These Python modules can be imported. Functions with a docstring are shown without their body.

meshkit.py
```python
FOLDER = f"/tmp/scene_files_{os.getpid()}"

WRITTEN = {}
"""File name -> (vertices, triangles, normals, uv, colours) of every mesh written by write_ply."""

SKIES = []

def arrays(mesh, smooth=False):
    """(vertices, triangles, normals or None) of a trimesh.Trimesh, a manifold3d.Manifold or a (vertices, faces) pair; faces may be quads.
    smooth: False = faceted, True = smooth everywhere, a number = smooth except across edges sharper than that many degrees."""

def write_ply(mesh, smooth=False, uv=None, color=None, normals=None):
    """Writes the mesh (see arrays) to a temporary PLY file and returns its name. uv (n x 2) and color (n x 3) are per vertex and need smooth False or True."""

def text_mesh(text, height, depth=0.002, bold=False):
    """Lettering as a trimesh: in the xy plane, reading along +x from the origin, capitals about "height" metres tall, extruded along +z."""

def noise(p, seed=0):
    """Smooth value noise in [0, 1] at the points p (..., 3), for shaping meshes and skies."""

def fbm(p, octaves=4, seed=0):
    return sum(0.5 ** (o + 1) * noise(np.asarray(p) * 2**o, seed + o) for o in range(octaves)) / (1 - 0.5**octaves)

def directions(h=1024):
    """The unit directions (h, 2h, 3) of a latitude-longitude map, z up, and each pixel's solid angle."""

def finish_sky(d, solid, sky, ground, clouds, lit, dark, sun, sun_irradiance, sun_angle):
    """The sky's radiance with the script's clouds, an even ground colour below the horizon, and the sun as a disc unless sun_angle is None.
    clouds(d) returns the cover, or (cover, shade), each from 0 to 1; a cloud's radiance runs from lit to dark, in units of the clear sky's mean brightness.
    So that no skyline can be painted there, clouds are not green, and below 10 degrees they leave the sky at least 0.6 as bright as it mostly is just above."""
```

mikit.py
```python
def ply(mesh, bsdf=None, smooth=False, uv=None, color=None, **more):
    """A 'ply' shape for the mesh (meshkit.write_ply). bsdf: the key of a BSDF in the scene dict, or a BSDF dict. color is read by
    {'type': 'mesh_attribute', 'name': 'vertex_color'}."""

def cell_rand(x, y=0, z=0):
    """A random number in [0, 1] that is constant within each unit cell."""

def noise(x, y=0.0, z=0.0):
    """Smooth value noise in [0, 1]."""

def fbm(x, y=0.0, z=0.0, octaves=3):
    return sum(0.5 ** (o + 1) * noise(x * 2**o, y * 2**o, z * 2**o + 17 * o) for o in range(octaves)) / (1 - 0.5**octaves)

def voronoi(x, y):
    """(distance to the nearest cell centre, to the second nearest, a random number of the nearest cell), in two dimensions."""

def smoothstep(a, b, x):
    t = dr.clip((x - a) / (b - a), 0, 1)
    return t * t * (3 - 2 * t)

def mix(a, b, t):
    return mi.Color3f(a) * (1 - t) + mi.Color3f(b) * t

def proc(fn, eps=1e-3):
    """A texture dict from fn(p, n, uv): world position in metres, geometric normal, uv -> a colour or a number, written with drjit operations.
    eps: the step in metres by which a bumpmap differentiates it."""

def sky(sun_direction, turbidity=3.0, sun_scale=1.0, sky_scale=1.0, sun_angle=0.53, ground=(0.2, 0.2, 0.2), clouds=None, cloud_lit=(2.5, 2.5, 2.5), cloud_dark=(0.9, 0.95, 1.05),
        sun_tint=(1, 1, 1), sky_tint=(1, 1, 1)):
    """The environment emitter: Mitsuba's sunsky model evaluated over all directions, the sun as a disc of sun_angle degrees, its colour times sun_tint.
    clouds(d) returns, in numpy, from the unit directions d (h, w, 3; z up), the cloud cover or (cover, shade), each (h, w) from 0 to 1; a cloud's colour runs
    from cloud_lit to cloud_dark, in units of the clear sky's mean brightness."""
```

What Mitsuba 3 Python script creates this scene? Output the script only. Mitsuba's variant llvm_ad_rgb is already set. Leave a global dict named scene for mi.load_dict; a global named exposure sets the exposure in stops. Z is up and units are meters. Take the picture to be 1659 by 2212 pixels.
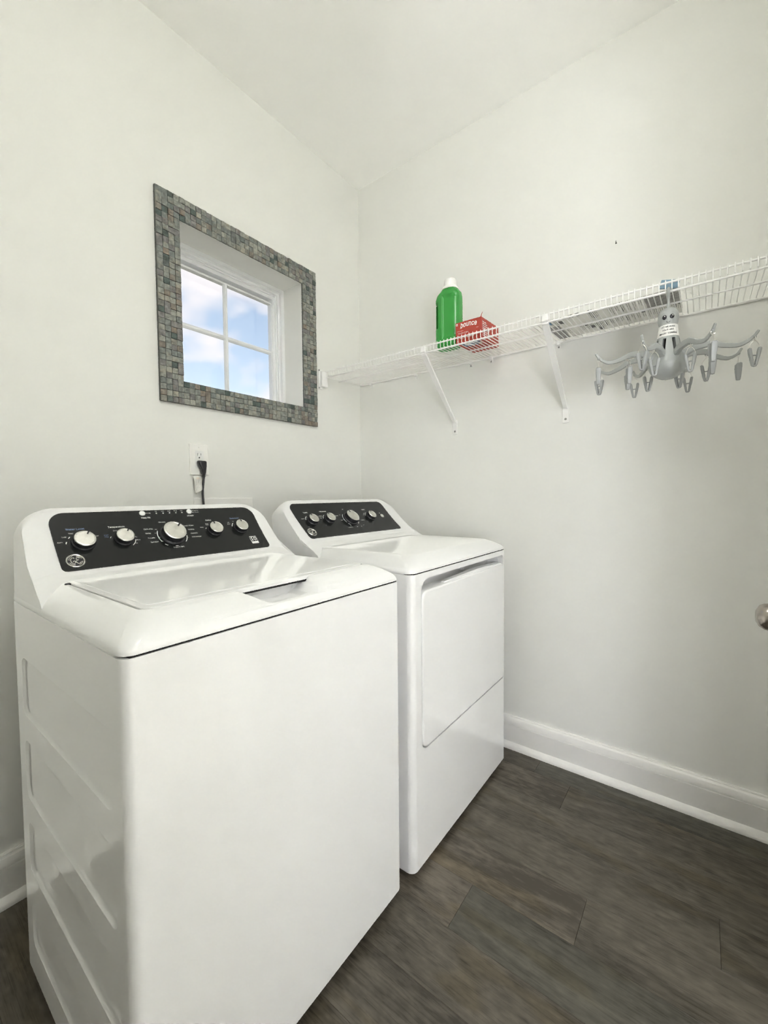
import math, random
import numpy as np, trimesh, mitsuba as mi, drjit as dr
import manifold3d as m3
from manifold3d import Manifold, Mesh as MMesh, CrossSection
from shapely.geometry import Polygon, box as sbox
import mikit, meshkit
from mikit import proc, noise, fbm, cell_rand, smoothstep, mix
T = mi.ScalarTransform4f
random.seed(4); rng = np.random.default_rng(4)
scene, labels = {}, {}

# ------------------------------------------------------------------ camera, sky, lamp, exposure
CAM = np.array([-1.7927, -1.5301, 1.1242])
def cam_axes(yaw, pitch, roll):
    a, b, c = np.radians([yaw, pitch, roll])
    fw = np.array([math.sin(a)*math.cos(b), math.cos(a)*math.cos(b), math.sin(b)])
    r = np.array([math.cos(a), -math.sin(a), 0]); u = np.cross(r, fw)
    return r*math.cos(c)+u*math.sin(c), -r*math.sin(c)+u*math.cos(c), fw
_r, _u, _f = cam_axes(52.5758, -2.2549, -.5379)
scene['camera'] = {'type': 'perspective', 'fov': math.degrees(2*math.atan(829.5/904.22)), 'fov_axis': 'x', 'near_clip': .02, 'far_clip': 500.,
                   'to_world': T().look_at(origin=CAM.tolist(), target=(CAM+_f).tolist(), up=_u.tolist())}
exposure = -0.36
LAMP = (.985, .985, .96); LAMP_POWER = 22.0
LAMP_AT = (-1.28, -1.24)
ADDED_HALL = (.97, .99, 1.09); ADDED_HALL_POWER = 15.0; ADDED_FILL_POWER = 25.0  # colour and powers of the added, unseen hall lights

def clouds(d):
    p = d*np.array([3.2, 3.2, 5.0])
    n = meshkit.fbm(p+np.array([1.7, .4, 5.2]), 5, 3)
    return np.clip((n-.43)/.07, 0, 1)*.93, np.clip((meshkit.fbm(p*1.3+9, 4, 8)-.45)*.5, 0, 1)
scene['sky'] = mikit.sky((.3, -.75, .6), turbidity=3.0, sun_scale=1.0, sky_scale=8.4, ground=(.25, .25, .2), clouds=clouds,
                         cloud_lit=(1.50, 1.44, 1.46), cloud_dark=(1.36, 1.33, 1.37), sky_tint=(1.75, 1.30, 1.05))

# ------------------------------------------------------------------ helpers
def numbered(k):
    if k not in used: used[k] = 0; return k
    used[k] += 1; return f'{k}_{used[k]:03d}'
used = {}
def thing(name, label, cat, group=None, kind=None):
    k = numbered(name); labels[k] = {'label': label, 'category': cat}
    if group: labels[k]['group'] = group
    return k
def obj(name, mesh, mat, parent=None, label=None, kind=None, smooth=30, **kw):
    k = numbered((parent+'__' if parent else '')+name)
    if hasattr(mesh, 'to_mesh'): mesh = tm(mesh)
    scene[k] = mikit.ply(mesh, mat, smooth=smooth, **kw)
    d = {}
    if label: d['label'] = label
    if kind: d['kind'] = kind
    if d: labels[k] = d
    return k
def tm(m):
    q = m.to_mesh(); return trimesh.Trimesh(np.asarray(q.vert_properties)[:, :3], np.asarray(q.tri_verts), process=False)
def mf(t):
    t = t.copy(); t.merge_vertices()
    return Manifold(MMesh(np.asarray(t.vertices, np.float32), np.asarray(t.faces, np.uint32)))
def cat(ms): return trimesh.util.concatenate([tm(m) if hasattr(m, 'to_mesh') else m for m in ms])
def bx(x0, x1, y0, y1, z0, z1):
    b = trimesh.creation.box((abs(x1-x0), abs(y1-y0), abs(z1-z0))); b.apply_translation(((x0+x1)/2, (y0+y1)/2, (z0+z1)/2)); return b
def mbx(x0, x1, y0, y1, z0, z1):
    return Manifold.cube((x1-x0, y1-y0, z1-z0)).translate((x0, y0, z0))
def rbx(x0, x1, y0, y1, z0, z1, r, seg=12):
    s = Manifold.sphere(r, seg); r = min(r, (x1-x0)/2.001, (y1-y0)/2.001, (z1-z0)/2.001)
    s = Manifold.sphere(r, seg)
    return tm(Manifold.batch_hull([s.translate((x, y, z)) for x in (x0+r, x1-r) for y in (y0+r, y1-r) for z in (z0+r, z1-r)]))
def frame(o, ex, ey, ez):
    m = np.eye(4); m[:3, 0], m[:3, 1], m[:3, 2], m[:3, 3] = ex, ey, ez, o; return m
def put(mesh, m): mesh = mesh.copy(); mesh.apply_transform(m); return mesh
def tube(pts, r, n=8, cap=True):
    p = np.asarray(pts, float); k = len(p); rr = np.broadcast_to(r, k)
    t = np.gradient(p, axis=0); t /= np.linalg.norm(t, axis=1, keepdims=True)
    a = np.cross(t[0], [0, 0, 1] if abs(t[0][2]) < .9 else [1, 0, 0]); a /= np.linalg.norm(a)
    V = []; ang = np.arange(n)/n*2*np.pi
    for i in range(k):
        a = a-t[i]*(a@t[i]); a /= np.linalg.norm(a); b = np.cross(t[i], a)
        V.append(p[i]+rr[i]*(np.cos(ang)[:, None]*a+np.sin(ang)[:, None]*b))
    V = np.vstack(V); F = []
    for i in range(k-1):
        for j in range(n):
            q = (j+1) % n; F += [[i*n+j, i*n+q, (i+1)*n+q], [i*n+j, (i+1)*n+q, (i+1)*n+j]]
    if cap:
        V = np.vstack([V, p[0], p[-1]]); c0, c1 = len(V)-2, len(V)-1
        for j in range(n): q = (j+1) % n; F += [[c0, q, j], [c1, (k-1)*n+j, (k-1)*n+q]]
    return trimesh.Trimesh(V, F, process=False)
def lathe(prof, n=32):
    prof = np.asarray(prof, float); k = len(prof); ang = np.arange(n)/n*2*np.pi
    V = np.vstack([np.c_[r*np.cos(ang), r*np.sin(ang), np.full(n, z)] for r, z in prof]); F = []
    for i in range(k-1):
        for j in range(n):
            q = (j+1) % n; F += [[i*n+j, i*n+q, (i+1)*n+q], [i*n+j, (i+1)*n+q, (i+1)*n+j]]
    t = trimesh.Trimesh(V, F, process=False); t.merge_vertices(); t.update_faces(t.nondegenerate_faces()); return t
def rring(x0, x1, y0, y1, r, k=6):
    """counter-clockwise rounded rectangle; r = one radius or (bl, br, tr, tl)"""
    r = (r,)*4 if np.isscalar(r) else r; out = []
    for (cx, cy, a0, q) in ((x0, y0, 180, r[0]), (x1, y0, 270, r[1]), (x1, y1, 0, r[2]), (x0, y1, 90, r[3])):
        sx, sy = (1 if cx == x0 else -1), (1 if cy == y0 else -1)
        for a in np.linspace(a0, a0+90, k+1): out.append((cx+sx*q+q*math.cos(math.radians(a)), cy+sy*q+q*math.sin(math.radians(a))))
    return np.array(out)
def loft(rings, cap=True):
    """rings: list of (n,3) arrays with equal n, counter-clockwise seen from the end they go towards"""
    n = len(rings[0]); V = np.vstack(rings); F = []
    for i in range(len(rings)-1):
        for j in range(n):
            q = (j+1) % n; F += [[i*n+j, i*n+q, (i+1)*n+q], [i*n+j, (i+1)*n+q, (i+1)*n+j]]
    if cap:
        V = np.vstack([V, rings[0].mean(0), rings[-1].mean(0)]); a, b = len(V)-2, len(V)-1; L = (len(rings)-1)*n
        for j in range(n): q = (j+1) % n; F += [[a, q, j], [b, L+j, L+q]]
    return trimesh.Trimesh(V, F, process=False)
def z3(ring, z): return np.c_[ring, np.full(len(ring), z)]
def slab(x0, x1, y0, y1, z0, z1, r, bev=.002, k=6, bottom=False):
    """rounded-corner slab with a softened upper (and lower) edge"""
    R = []
    if bottom:
        for a in (0, 30, 60): R.append(z3(rring(x0+bev*(1-math.sin(math.radians(a))), x1-bev*(1-math.sin(math.radians(a))), y0+bev*(1-math.sin(math.radians(a))), y1-bev*(1-math.sin(math.radians(a))), r, k), z0+bev*(1-math.cos(math.radians(a)))))
        R.append(z3(rring(x0, x1, y0, y1, r, k), z0+bev))
    else: R.append(z3(rring(x0, x1, y0, y1, r, k), z0))
    for a in (0, 30, 60, 90):
        i = bev*(1-math.cos(math.radians(a))); R.append(z3(rring(x0+i, x1-i, y0+i, y1-i, max(r-i, .0005) if np.isscalar(r) else r, k), z1-bev+bev*math.sin(math.radians(a))))
    return loft(R)
def text(s, h, depth=.0004, bold=False, center=True, slant=0):
    t = meshkit.text_mesh(s, h, depth, bold)
    if slant: t.vertices[:, 0] += slant*t.vertices[:, 1]
    if center: t.apply_translation((-(t.bounds[0][0]+t.bounds[1][0])/2, 0, 0))
    return t
def rotz(a): return trimesh.transformations.rotation_matrix(a, [0, 0, 1])
def trn(*v): return trimesh.transformations.translation_matrix(v)
FRONT = lambda x, y, z: frame((x, y, z), (1, 0, 0), (0, 0, 1), (0, -1, 0))     # local xy -> wall facing -y
SIDE = lambda x, y, z: frame((x, y, z), (0, -1, 0), (0, 0, 1), (-1, 0, 0))     # local xy -> wall facing -x

# ------------------------------------------------------------------ materials
def rgb(*c): return {'type': 'rgb', 'value': list(c)}
def pr(name, col, rough=.5, metal=0., spec=.5, tex=None, bump=None, bscale=1., **kw):
    b = {'type': 'principled', 'base_color': tex if tex else rgb(*col), 'roughness': rough, 'metallic': metal, 'specular': spec, **kw}
    if metal: b.pop('specular')
    if bump: b = {'type': 'bumpmap', 'nested': b, 'arbitrary': bump, 'scale': bscale}
    scene[name] = {'type': 'twosided', 'bsdf': b}
    return name
peel = proc(lambda p, n, uv: (noise(p.x*260, p.y*260, p.z*260)*.6+noise(p.x*110, p.y*110, p.z*110)), eps=.002)
pr('paint_wall', (.775, .775, .738), .75, spec=.25, bump=peel, bscale=.0006)
pr('paint_ceiling', (.90, .90, .865), .9, spec=.15)
pr('paint_trim', (.90, .89, .85), .3)
pr('vinyl_frame', (.84, .85, .85), .3)
pr('enamel', (.84, .84, .825), .13, spec=.5)
pr('gloss_plastic', (.845, .845, .83), .10, spec=.5)
pr('satin_plastic', (.84, .84, .82), .28)
pr('black_panel', (.011, .012, .0113), .14, spec=.36)
pr('black_plastic', (.014, .014, .016), .3)
pr('dark_gap', (.006, .006, .006), .8)
pr('chrome', (.82, .80, .76), .18, metal=1.)
def brushed(p, n, uv):
    a = dr.atan2(uv.y-.5, uv.x-.5)
    return mix((.70, .685, .63), (.86, .845, .79), .5+.5*dr.cos(2*a+1.1)*noise(a*9+20, 3.0))
pr('brushed_steel', None, .38, metal=1., tex=proc(brushed))
pr('nickel', (.46, .42, .37), .2, metal=1.)
pr('ink_white', (.80, .80, .78), .6)
pr('ink_blue', (.17, .23, .36), .6)
pr('ink_dark', (.03, .03, .035), .6)
pr('wire_coat', (.86, .855, .83), .32)
pr('zinc', (.35, .34, .33), .4, metal=.8)
pr('bottle_green', (.034, .27, .045), .22, spec=.5)
pr('cap_white', (.85, .84, .80), .35)
pr('card_red', (.36, .045, .030), .5)
pr('grey_plastic', (.36, .375, .36), .42)
pr('grey_rubber', (.27, .28, .275), .55)
pr('clip_grey', (.33, .34, .335), .42)
pr('label_white', (.83, .82, .78), .5)
pr('paper', (.80, .79, .74), .7)
pr('glass_dome', (.9, .9, .85), .3)
scene['pane_glass'] = {'type': 'thindielectric', 'int_ior': 1.5}
scene['clear_film'] = {'type': 'thindielectric', 'int_ior': 1.33}

def wood(p, n, uv):
    idn = dr.floor(uv.x/10.0); u = uv.x-idn*10.0; v = uv.y
    r1, r2, r3 = cell_rand(idn, 3), cell_rand(idn, 7), cell_rand(idn, 11)
    ox, oy = r2*57., r3*91.
    warp = (fbm(u*1.6+ox, v*5+oy, 0., 3)-.5)
    rings = v*30+warp*11+dr.square(v-.075)*60*(r1-.3)
    cath = .5+.5*dr.sin(rings*2.6)
    fine = fbm(u*7+ox, v*210+oy, 0., 3); pores = smoothstep(.62, .80, noise(u*26+ox, v*520+oy))
    broad = fbm(u*2.4+ox, v*8+oy, 3., 3); mott = fbm(u*38+ox, v*85+oy, 5., 3)
    where = smoothstep(.50, .66, fbm(u*1.3+ox, v*3+oy, 9., 2))
    line = smoothstep(.80, .97, cath)
    t = .44+1.05*(broad-.5)+.28*(fine-.5)+.60*(mott-.5)+where*(.13*line-.10*(1-cath))
    t = dr.clip(t-.16*pores, 0., 1.)
    c = mix((.070, .062, .048), (.232, .208, .168), t)
    stain = smoothstep(.62, .78, fbm(u*5+ox+4, v*22+oy, 1., 2))
    c = mix(c, c*mi.Color3f(.86, .78, .58), stain*.55)
    return c*(.93+.14*r1)
def wood_t(light, hue):
    return lambda p, n, uv: wood(p, n, uv)*mi.Color3f(*[light*h for h in hue])
pr('plank_a', None, .42, spec=.35, tex=proc(wood_t(.60, (1, .99, .95))))
pr('plank_dark', None, .42, spec=.35, tex=proc(wood_t(.50, (.95, 1.0, .97))))
pr('plank_light', None, .42, spec=.35, tex=proc(wood_t(.78, (1.02, .99, .96))))

def stone(p, n, uv):
    i = dr.floor(uv.x); r1, r2, r3 = cell_rand(i, 1), cell_rand(i, 2), cell_rand(i, 3)
    c = mix((.130, .145, .135), (.255, .258, .222), r1)
    c = mix(c, mi.Color3f(.175, .155, .128), smoothstep(.86, .92, r2))
    c = mix(c, mi.Color3f(.152, .150, .143), smoothstep(.66, .70, r2)*(1-smoothstep(.84, .86, r2)))
    c = mix(c, mi.Color3f(.062, .082, .073), smoothstep(.88, .92, r3))
    m = fbm(p.x*120+r1*40, p.z*120+r2*40, 0., 4)
    rust = smoothstep(.55, .75, fbm(p.x*60+r3*70, p.z*60, 4., 3))
    c = c*(.48+1.28*m)
    return mix(c, c*mi.Color3f(1.12, .97, .84), rust*.5)
pr('added_hall_bounce', (.58, .55, .49), .5)  # kept pale so the added hall floor bounces light into the room
pr('slate', None, .5, spec=.4, tex=proc(stone))
pr('grout', (.075, .078, .070), .9)

# ------------------------------------------------------------------ room
XL, YF, H = -2.45, -1.745, 2.787
WX0, WX1, WZ0, WZ1 = -1.004, -.420, 1.545, 2.131     # window opening
def struct(name, mesh, mat, **kw): return obj(name, mesh, mat, kind='structure', **kw)
struct('floor', bx(XL-.15, .15, YF-.15, .2, -.12, -.006), 'dark_gap', smooth=False)
struct('ceiling', bx(XL-.15, .15, YF-.15, .2, H, H+.15), 'paint_ceiling', smooth=False)
back = mbx(XL-.15, .15, 0, .20, -.12, H)-mbx(WX0, WX1, -.1, .3, WZ0, WZ1)
struct('wall_back', back, 'paint_wall', smooth=False)
struct('wall_right', bx(0, .15, YF-.15, 0, -.12, H), 'paint_wall', smooth=False)
struct('wall_left', bx(XL-.15, XL, YF-.15, 0, -.12, H), 'paint_wall', smooth=False)
HX0, HX1, HY0 = -3.3, -.3, -4.0          # hall and cased doorway added unseen behind the camera to light the room
DWX0, DWX1, DWZ = -1.96, -.74, 2.20
front = mbx(XL-.15, 0, YF-.15, YF, -.12, H)-mbx(-.585, -.035, YF-.2, YF+.1, -.006, 2.05)-mbx(DWX0, DWX1, YF-.2, YF+.1, -.006, DWZ)
struct('floor_added_hall', bx(HX0-.1, HX1+.1, HY0-.1, YF-.14, -.12, -.001), 'added_hall_bounce', smooth=False)
struct('ceiling_added_hall', bx(HX0-.1, HX1+.1, HY0-.1, YF-.15, H, H+.15), 'paint_ceiling', smooth=False)
hw = mbx(HX0-.1, HX1+.1, HY0-.1, YF-.15, -.12, H)-mbx(HX0, HX1, HY0, YF-.1, -.2, H+.1)
struct('wall_added_hall', hw, 'paint_wall', smooth=False)
struct('wall_added_hall_end', cat([bx(HX0-.1, XL-.14, YF-.15, YF-.02, -.12, H)]), 'paint_wall', smooth=False)
struct('wall_front', front, 'paint_wall', smooth=False)
# floor planks: rows along y, 0.15 m wide
ROWS = [0, -.118]+[-.118-.15*k for k in range(1, 17)]
JOINTS = {0: [-1.00], 1: [-1.138], 2: [-.62], 3: [-.35, -1.58], 4: [-1.29], 5: [-1.018], 6: [-.55, -1.66], 7: [-1.25], 8: [-.8]}
TONE = {(0, 1): 'plank_dark', (1, 0): 'plank_light', (3, 0): 'plank_dark', (4, 0): 'plank_light', (5, 0): 'plank_light', (5, 1): 'plank_dark', (7, 1): 'plank_light'}
pid = 0
for i in range(len(ROWS)-1):
    x1, x0 = ROWS[i], max(ROWS[i+1], XL)
    if x1 <= XL+.01: break
    js = JOINTS.get(i, [-(.3+.37*((i*.618) % 1)*3)])
    ys = [0.0]+[j for j in js if YF < j < 0]+[YF]
    for j in range(len(ys)-1):
        pid += 1; y1, y0 = ys[j], ys[j+1]; g, b = .0001, .0006
        R = [z3(np.array([(x0+g, y0+g), (x1-g, y0+g), (x1-g, y1-g), (x0+g, y1-g)]), z) for z in (-.006, -.0009)]
        R.append(z3(np.array([(x0+g+b, y0+g+b), (x1-g-b, y0+g+b), (x1-g-b, y1-g-b), (x0+g+b, y1-g-b)]), 0))
        V = np.vstack(R); F = []
        for k in range(2):
            for q in range(4): a, c = k*4+q, k*4+(q+1) % 4; F += [[a, c, c+4], [a, c+4, a+4]]
        F += [[8, 9, 10], [8, 10, 11]]
        uv = np.c_[pid*10+1+(V[:, 1]-y0), V[:, 0]-x0]
        obj('plank', trimesh.Trimesh(V, F, process=False), TONE.get((i, j), 'plank_a'), 'floor', smooth=False, uv=uv)
# baseboards with shoe moulding: profile (depth from wall, height)
BB = [(0, 0), (.028, 0), (.0275, .008), (.024, .018), (.018, .026), (.0155, .029), (.0155, .1025), (.0115, .1045), (.0115, .1080), (.0168, .1108), (.0155, .122), (.0125, .132), (.0082, .1362), (.0068, .1380), (.0095, .1402), (.008, .1435), (0, .1435)]
def board(a, b, out):
    """straight run from a to b (xy), out = unit normal into the room"""
    a, b, out = np.array(a, float), np.array(b, float), np.array(out, float)
    R = [np.array([[*(e+out*d), z] for d, z in BB]) for e in (a, b)]
    m = loft(R); m.fix_normals(); return m
struct('baseboard_right', board((0, YF), (0, 0), (-1, 0)), 'paint_trim', smooth=20)
struct('baseboard_back', board((XL, 0), (0, 0), (0, -1)), 'paint_trim', smooth=20)
struct('baseboard_left', board((XL, YF), (XL, 0), (1, 0)), 'paint_trim', smooth=20)
struct('baseboard_front', board((XL, YF), (DWX0-.065, YF), (0, 1)), 'paint_trim', smooth=20)
# the door that carries the knob at the right edge of the frame
_d = put(slab(-.581, -.039, .004, 2.045, 0, .036, .002, .002), frame((0, YF-.034, 0), (1, 0, 0), (0, 0, 1), (0, -1, 0))); _d.apply_translation((0, .036, 0))
dk = struct('door_1', _d, 'paint_trim')
KN = np.array([-.52, -1.656, .841]); KD = KN[1]-YF
kprof = [(0, 0), (.032, 0), (.032, .004), (.028, .008), (.013, .010), (.011, KD-.030), (.016, KD-.026), (.0265, KD-.014), (.0305, KD), (.0295, KD+.010), (.024, KD+.020), (.013, KD+.0255), (0, KD+.027)]
kl = []
for i in range(len(kprof)-1):
    for t in np.linspace(0, 1, 5)[:-1]: kl.append(tuple(np.array(kprof[i])*(1-t)+np.array(kprof[i+1])*t))
obj('door_knob', put(lathe(kprof, 48), frame((KN[0], YF+.002, KN[2]), (-1, 0, 0), (0, 0, 1), (0, 1, 0))), 'nickel', dk, label='round satin nickel door knob', smooth=50)
for k, (a, b, c, d) in enumerate(((-.650, -.585, 0, 2.11), (-.035, -.002, 0, 2.11), (-.585, -.035, 2.045, 2.11), (DWX0-.065, DWX0, 0, DWZ+.065), (DWX1, DWX1+.065, 0, DWZ+.065), (DWX0, DWX1, DWZ, DWZ+.065))):
    struct(f'trim_{k+1}', bx(a, b, YF, YF+.012, c, d), 'paint_trim', smooth=False)
# ------------------------------------------------------------------ window
gx0, gx1, gz0, gz1, GY = -.955, -.469, 1.597, 2.062, .176
def ring_frame(x0, x1, z0, z1, w, y0, y1, w2=None):
    a = mbx(x0, x1, y0, y1, z0, z1)-mbx(x0+w, x1-w, y0-1, y1+1, z0+w, z1-w); return a
fr = ring_frame(WX0, WX1, WZ0, WZ1, .018, .128, .20)+ring_frame(WX0+.012, WX1-.012, WZ0+.012, WZ1-.012, .016, .142, .20)+ring_frame(WX0+.02, WX1-.02, WZ0+.02, WZ1-.02, .012, .153, .20)
wk = struct('window_1', fr, 'vinyl_frame', smooth=False)
obj('sash', ring_frame(WX0+.026, WX1-.026, WZ0+.026, WZ1-.026, gx0-WX0-.026-.003, .162, .196)+ring_frame(gx0-.008, gx1+.008, gz0-.008, gz1+.008, .008, .168, .19), 'vinyl_frame', wk, smooth=False)
mx, mz = (gx0+gx1)/2, (gz0+gz1)/2
obj('muntin', tm(Manifold.batch_hull([mbx(mx-.010, mx+.010, GY-.003, GY+.003, gz0, gz1), mbx(mx-.004, mx+.004, GY-.009, GY+.009, gz0, gz1)])), 'vinyl_frame', wk, smooth=False)
obj('muntin', tm(Manifold.batch_hull([mbx(gx0, gx1, GY-.003, GY+.003, mz-.010, mz+.010), mbx(gx0, gx1, GY-.0088, GY+.0088, mz-.004, mz+.004)])), 'vinyl_frame', wk, smooth=False)
for (a, b) in ((gx0, mx-.004), (mx+.004, gx1)):
    for (c, d) in ((gz0, mz-.004), (mz+.004, gz1)):
        V = np.array([(a, GY, c), (b, GY, c), (b, GY, d), (a, GY, d)]); obj('pane', trimesh.Trimesh(V, [[0, 1, 2], [0, 2, 3]], process=False), 'pane_glass', wk, smooth=False)

# ------------------------------------------------------------------ mosaic frame round the window
FX0, FX1, FZ0, FZ1 = -1.0885, -.3400, 1.4660, 2.2050
mo = thing('mosaic_frame', 'wide square frame of small grey-green slate mosaic tiles around the window', 'frame')
obj('backing', mbx(FX0, FX1, -.009, 0, FZ0, FZ1)-mbx(WX0, WX1, -1, 1, WZ0, WZ1), 'grout', mo, smooth=False)
NX = NZ = 36; px_, pz_ = (FX1-FX0)/NX, (FZ1-FZ0)/NZ
cells = {(i, j) for i in range(NX) for j in range(NZ) if i < 4 or i >= NX-4 or j < 4 or j >= NZ-4}
tiles, done = [], set()
for (i, j) in sorted(cells):
    if (i, j) in done: continue
    w = h = 1; q = random.random()
    if q < .045 and (i+1, j) in cells and (i+1, j) not in done: w = 2
    elif q < .10 and (i, j+1) in cells and (i, j+1) not in done: h = 2
    for a in range(w):
        for b in range(h): done.add((i+a, j+b))
    tiles.append((i, j, w, h))
def zx(v): return v
tmeshes = []
for n, (i, j, w, h) in enumerate(tiles):
    g = .00035
    a, b, c, d = FX0+i*px_+g, FX0+(i+w)*px_-g, FZ0+j*pz_+g, FZ0+(j+h)*pz_-g
    js = lambda s=.0011: random.uniform(-s, s)*.5
    y = -.0125-random.uniform(0, .003)
    base = np.array([(a, c), (b, c), (b, d), (a, d)])+rng.uniform(-.0005, .0005, (4, 2))
    mid = base.mean(0); top = mid+(base-mid)*.945
    ringb = np.c_[base[:, 0], np.full(4, -.008), base[:, 1]]
    ringm = np.c_[base[:, 0], np.full(4, y+.0012)+rng.uniform(-.0005, .0005, 4), base[:, 1]]
    ringt = np.c_[top[:, 0], np.full(4, y)+rng.uniform(-.0009, .0009, 4), top[:, 1]]
    V = np.vstack([ringb, ringm, ringt, [(mid[0]+js(.006), y-random.uniform(-.0004, .0010), mid[1]+js(.006))]]); F = []
    for k in range(2):
        for q in range(4): s, t = k*4+q, k*4+(q+1) % 4; F += [[s, t, t+4], [s, t+4, s+4]]
    for q in range(4): F.append([8+q, 8+(q+1) % 4, 12])
    m = trimesh.Trimesh(V, F, process=False)
    cpt = np.array([mid[0], -.012, mid[1]]); dd = cpt-CAM; size = abs(dd[1])/np.linalg.norm(dd)**3*w*h
    tmeshes.append((size, m, n))
tmeshes.sort(key=lambda t: -t[0])
for size, m, n in tmeshes[:300]:
    obj('tile', m, 'slate', mo, smooth=False, uv=np.c_[np.full(len(m.vertices), n+.5), np.zeros(len(m.vertices))])
rest = [m for _, m, n in tmeshes[300:]]; un = np.concatenate([np.full(len(m.vertices), n+.5) for _, m, n in tmeshes[300:]])
obj('small_tile', cat(rest), 'slate', mo, kind='stuff', smooth=False, uv=np.c_[un, un*0])

# ------------------------------------------------------------------ appliances
def console_mesh(x0, x1, front, yr, zt, yrb, taper=.016, rx=.075, rz=.045, nx=14):
    """front: polyline (y, z) of the face from the deck up to the ridge"""
    fp = np.array(front); zb = fp[0, 1]
    yface = lambda z: np.interp(z, fp[:, 1], fp[:, 0])
    ts = np.unique(np.concatenate([(fp[:, 1]-zb)/(zt-zb), np.linspace(0, 1, 24)])); ts = ts[(ts >= 0) & (ts <= 1)]
    dl = rx*(1-np.cos(np.linspace(0, np.pi/2, nx))); W = x1-x0
    ds = np.concatenate([dl, np.linspace(rx, W/2, 6)[1:]]); st = [(d, 1) for d in ds]+[(d, -1) for d in ds[::-1][1:]]
    rings = []
    for d, side in st:
        k = math.sqrt(max(0, 1-(1-min(d, rx)/rx)**2)); Zt = zt-rz*(1-k); pts = []
        for t in ts:
            z = zb+t*(Zt-zb); pts.append((yface(z), z))
        y0 = yface(Zt); dep = yr-y0
        for a in np.linspace(0, 1, 9)[1:]:
            pts.append((y0+dep*a, Zt+.010*math.sin(math.pi*min(a*1.0, 1))*(.6+.4*k)-.012*a*a))
        pts.append((yrb, zb+.012)); pts.append((yrb, zb)); pts.append((yrb*.5+fp[0, 0]*.5, zb))
        ring = []
        for (y, z) in pts:
            tx = taper*max(0, (z-zb)/(zt-zb))*max(0, 1-d/.28)
            ring.append(((x0+d+tx) if side > 0 else (x1-d-tx), y, z))
        rings.append(np.array(ring))
    m = loft(rings); m.fix_normals(); return m
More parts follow.
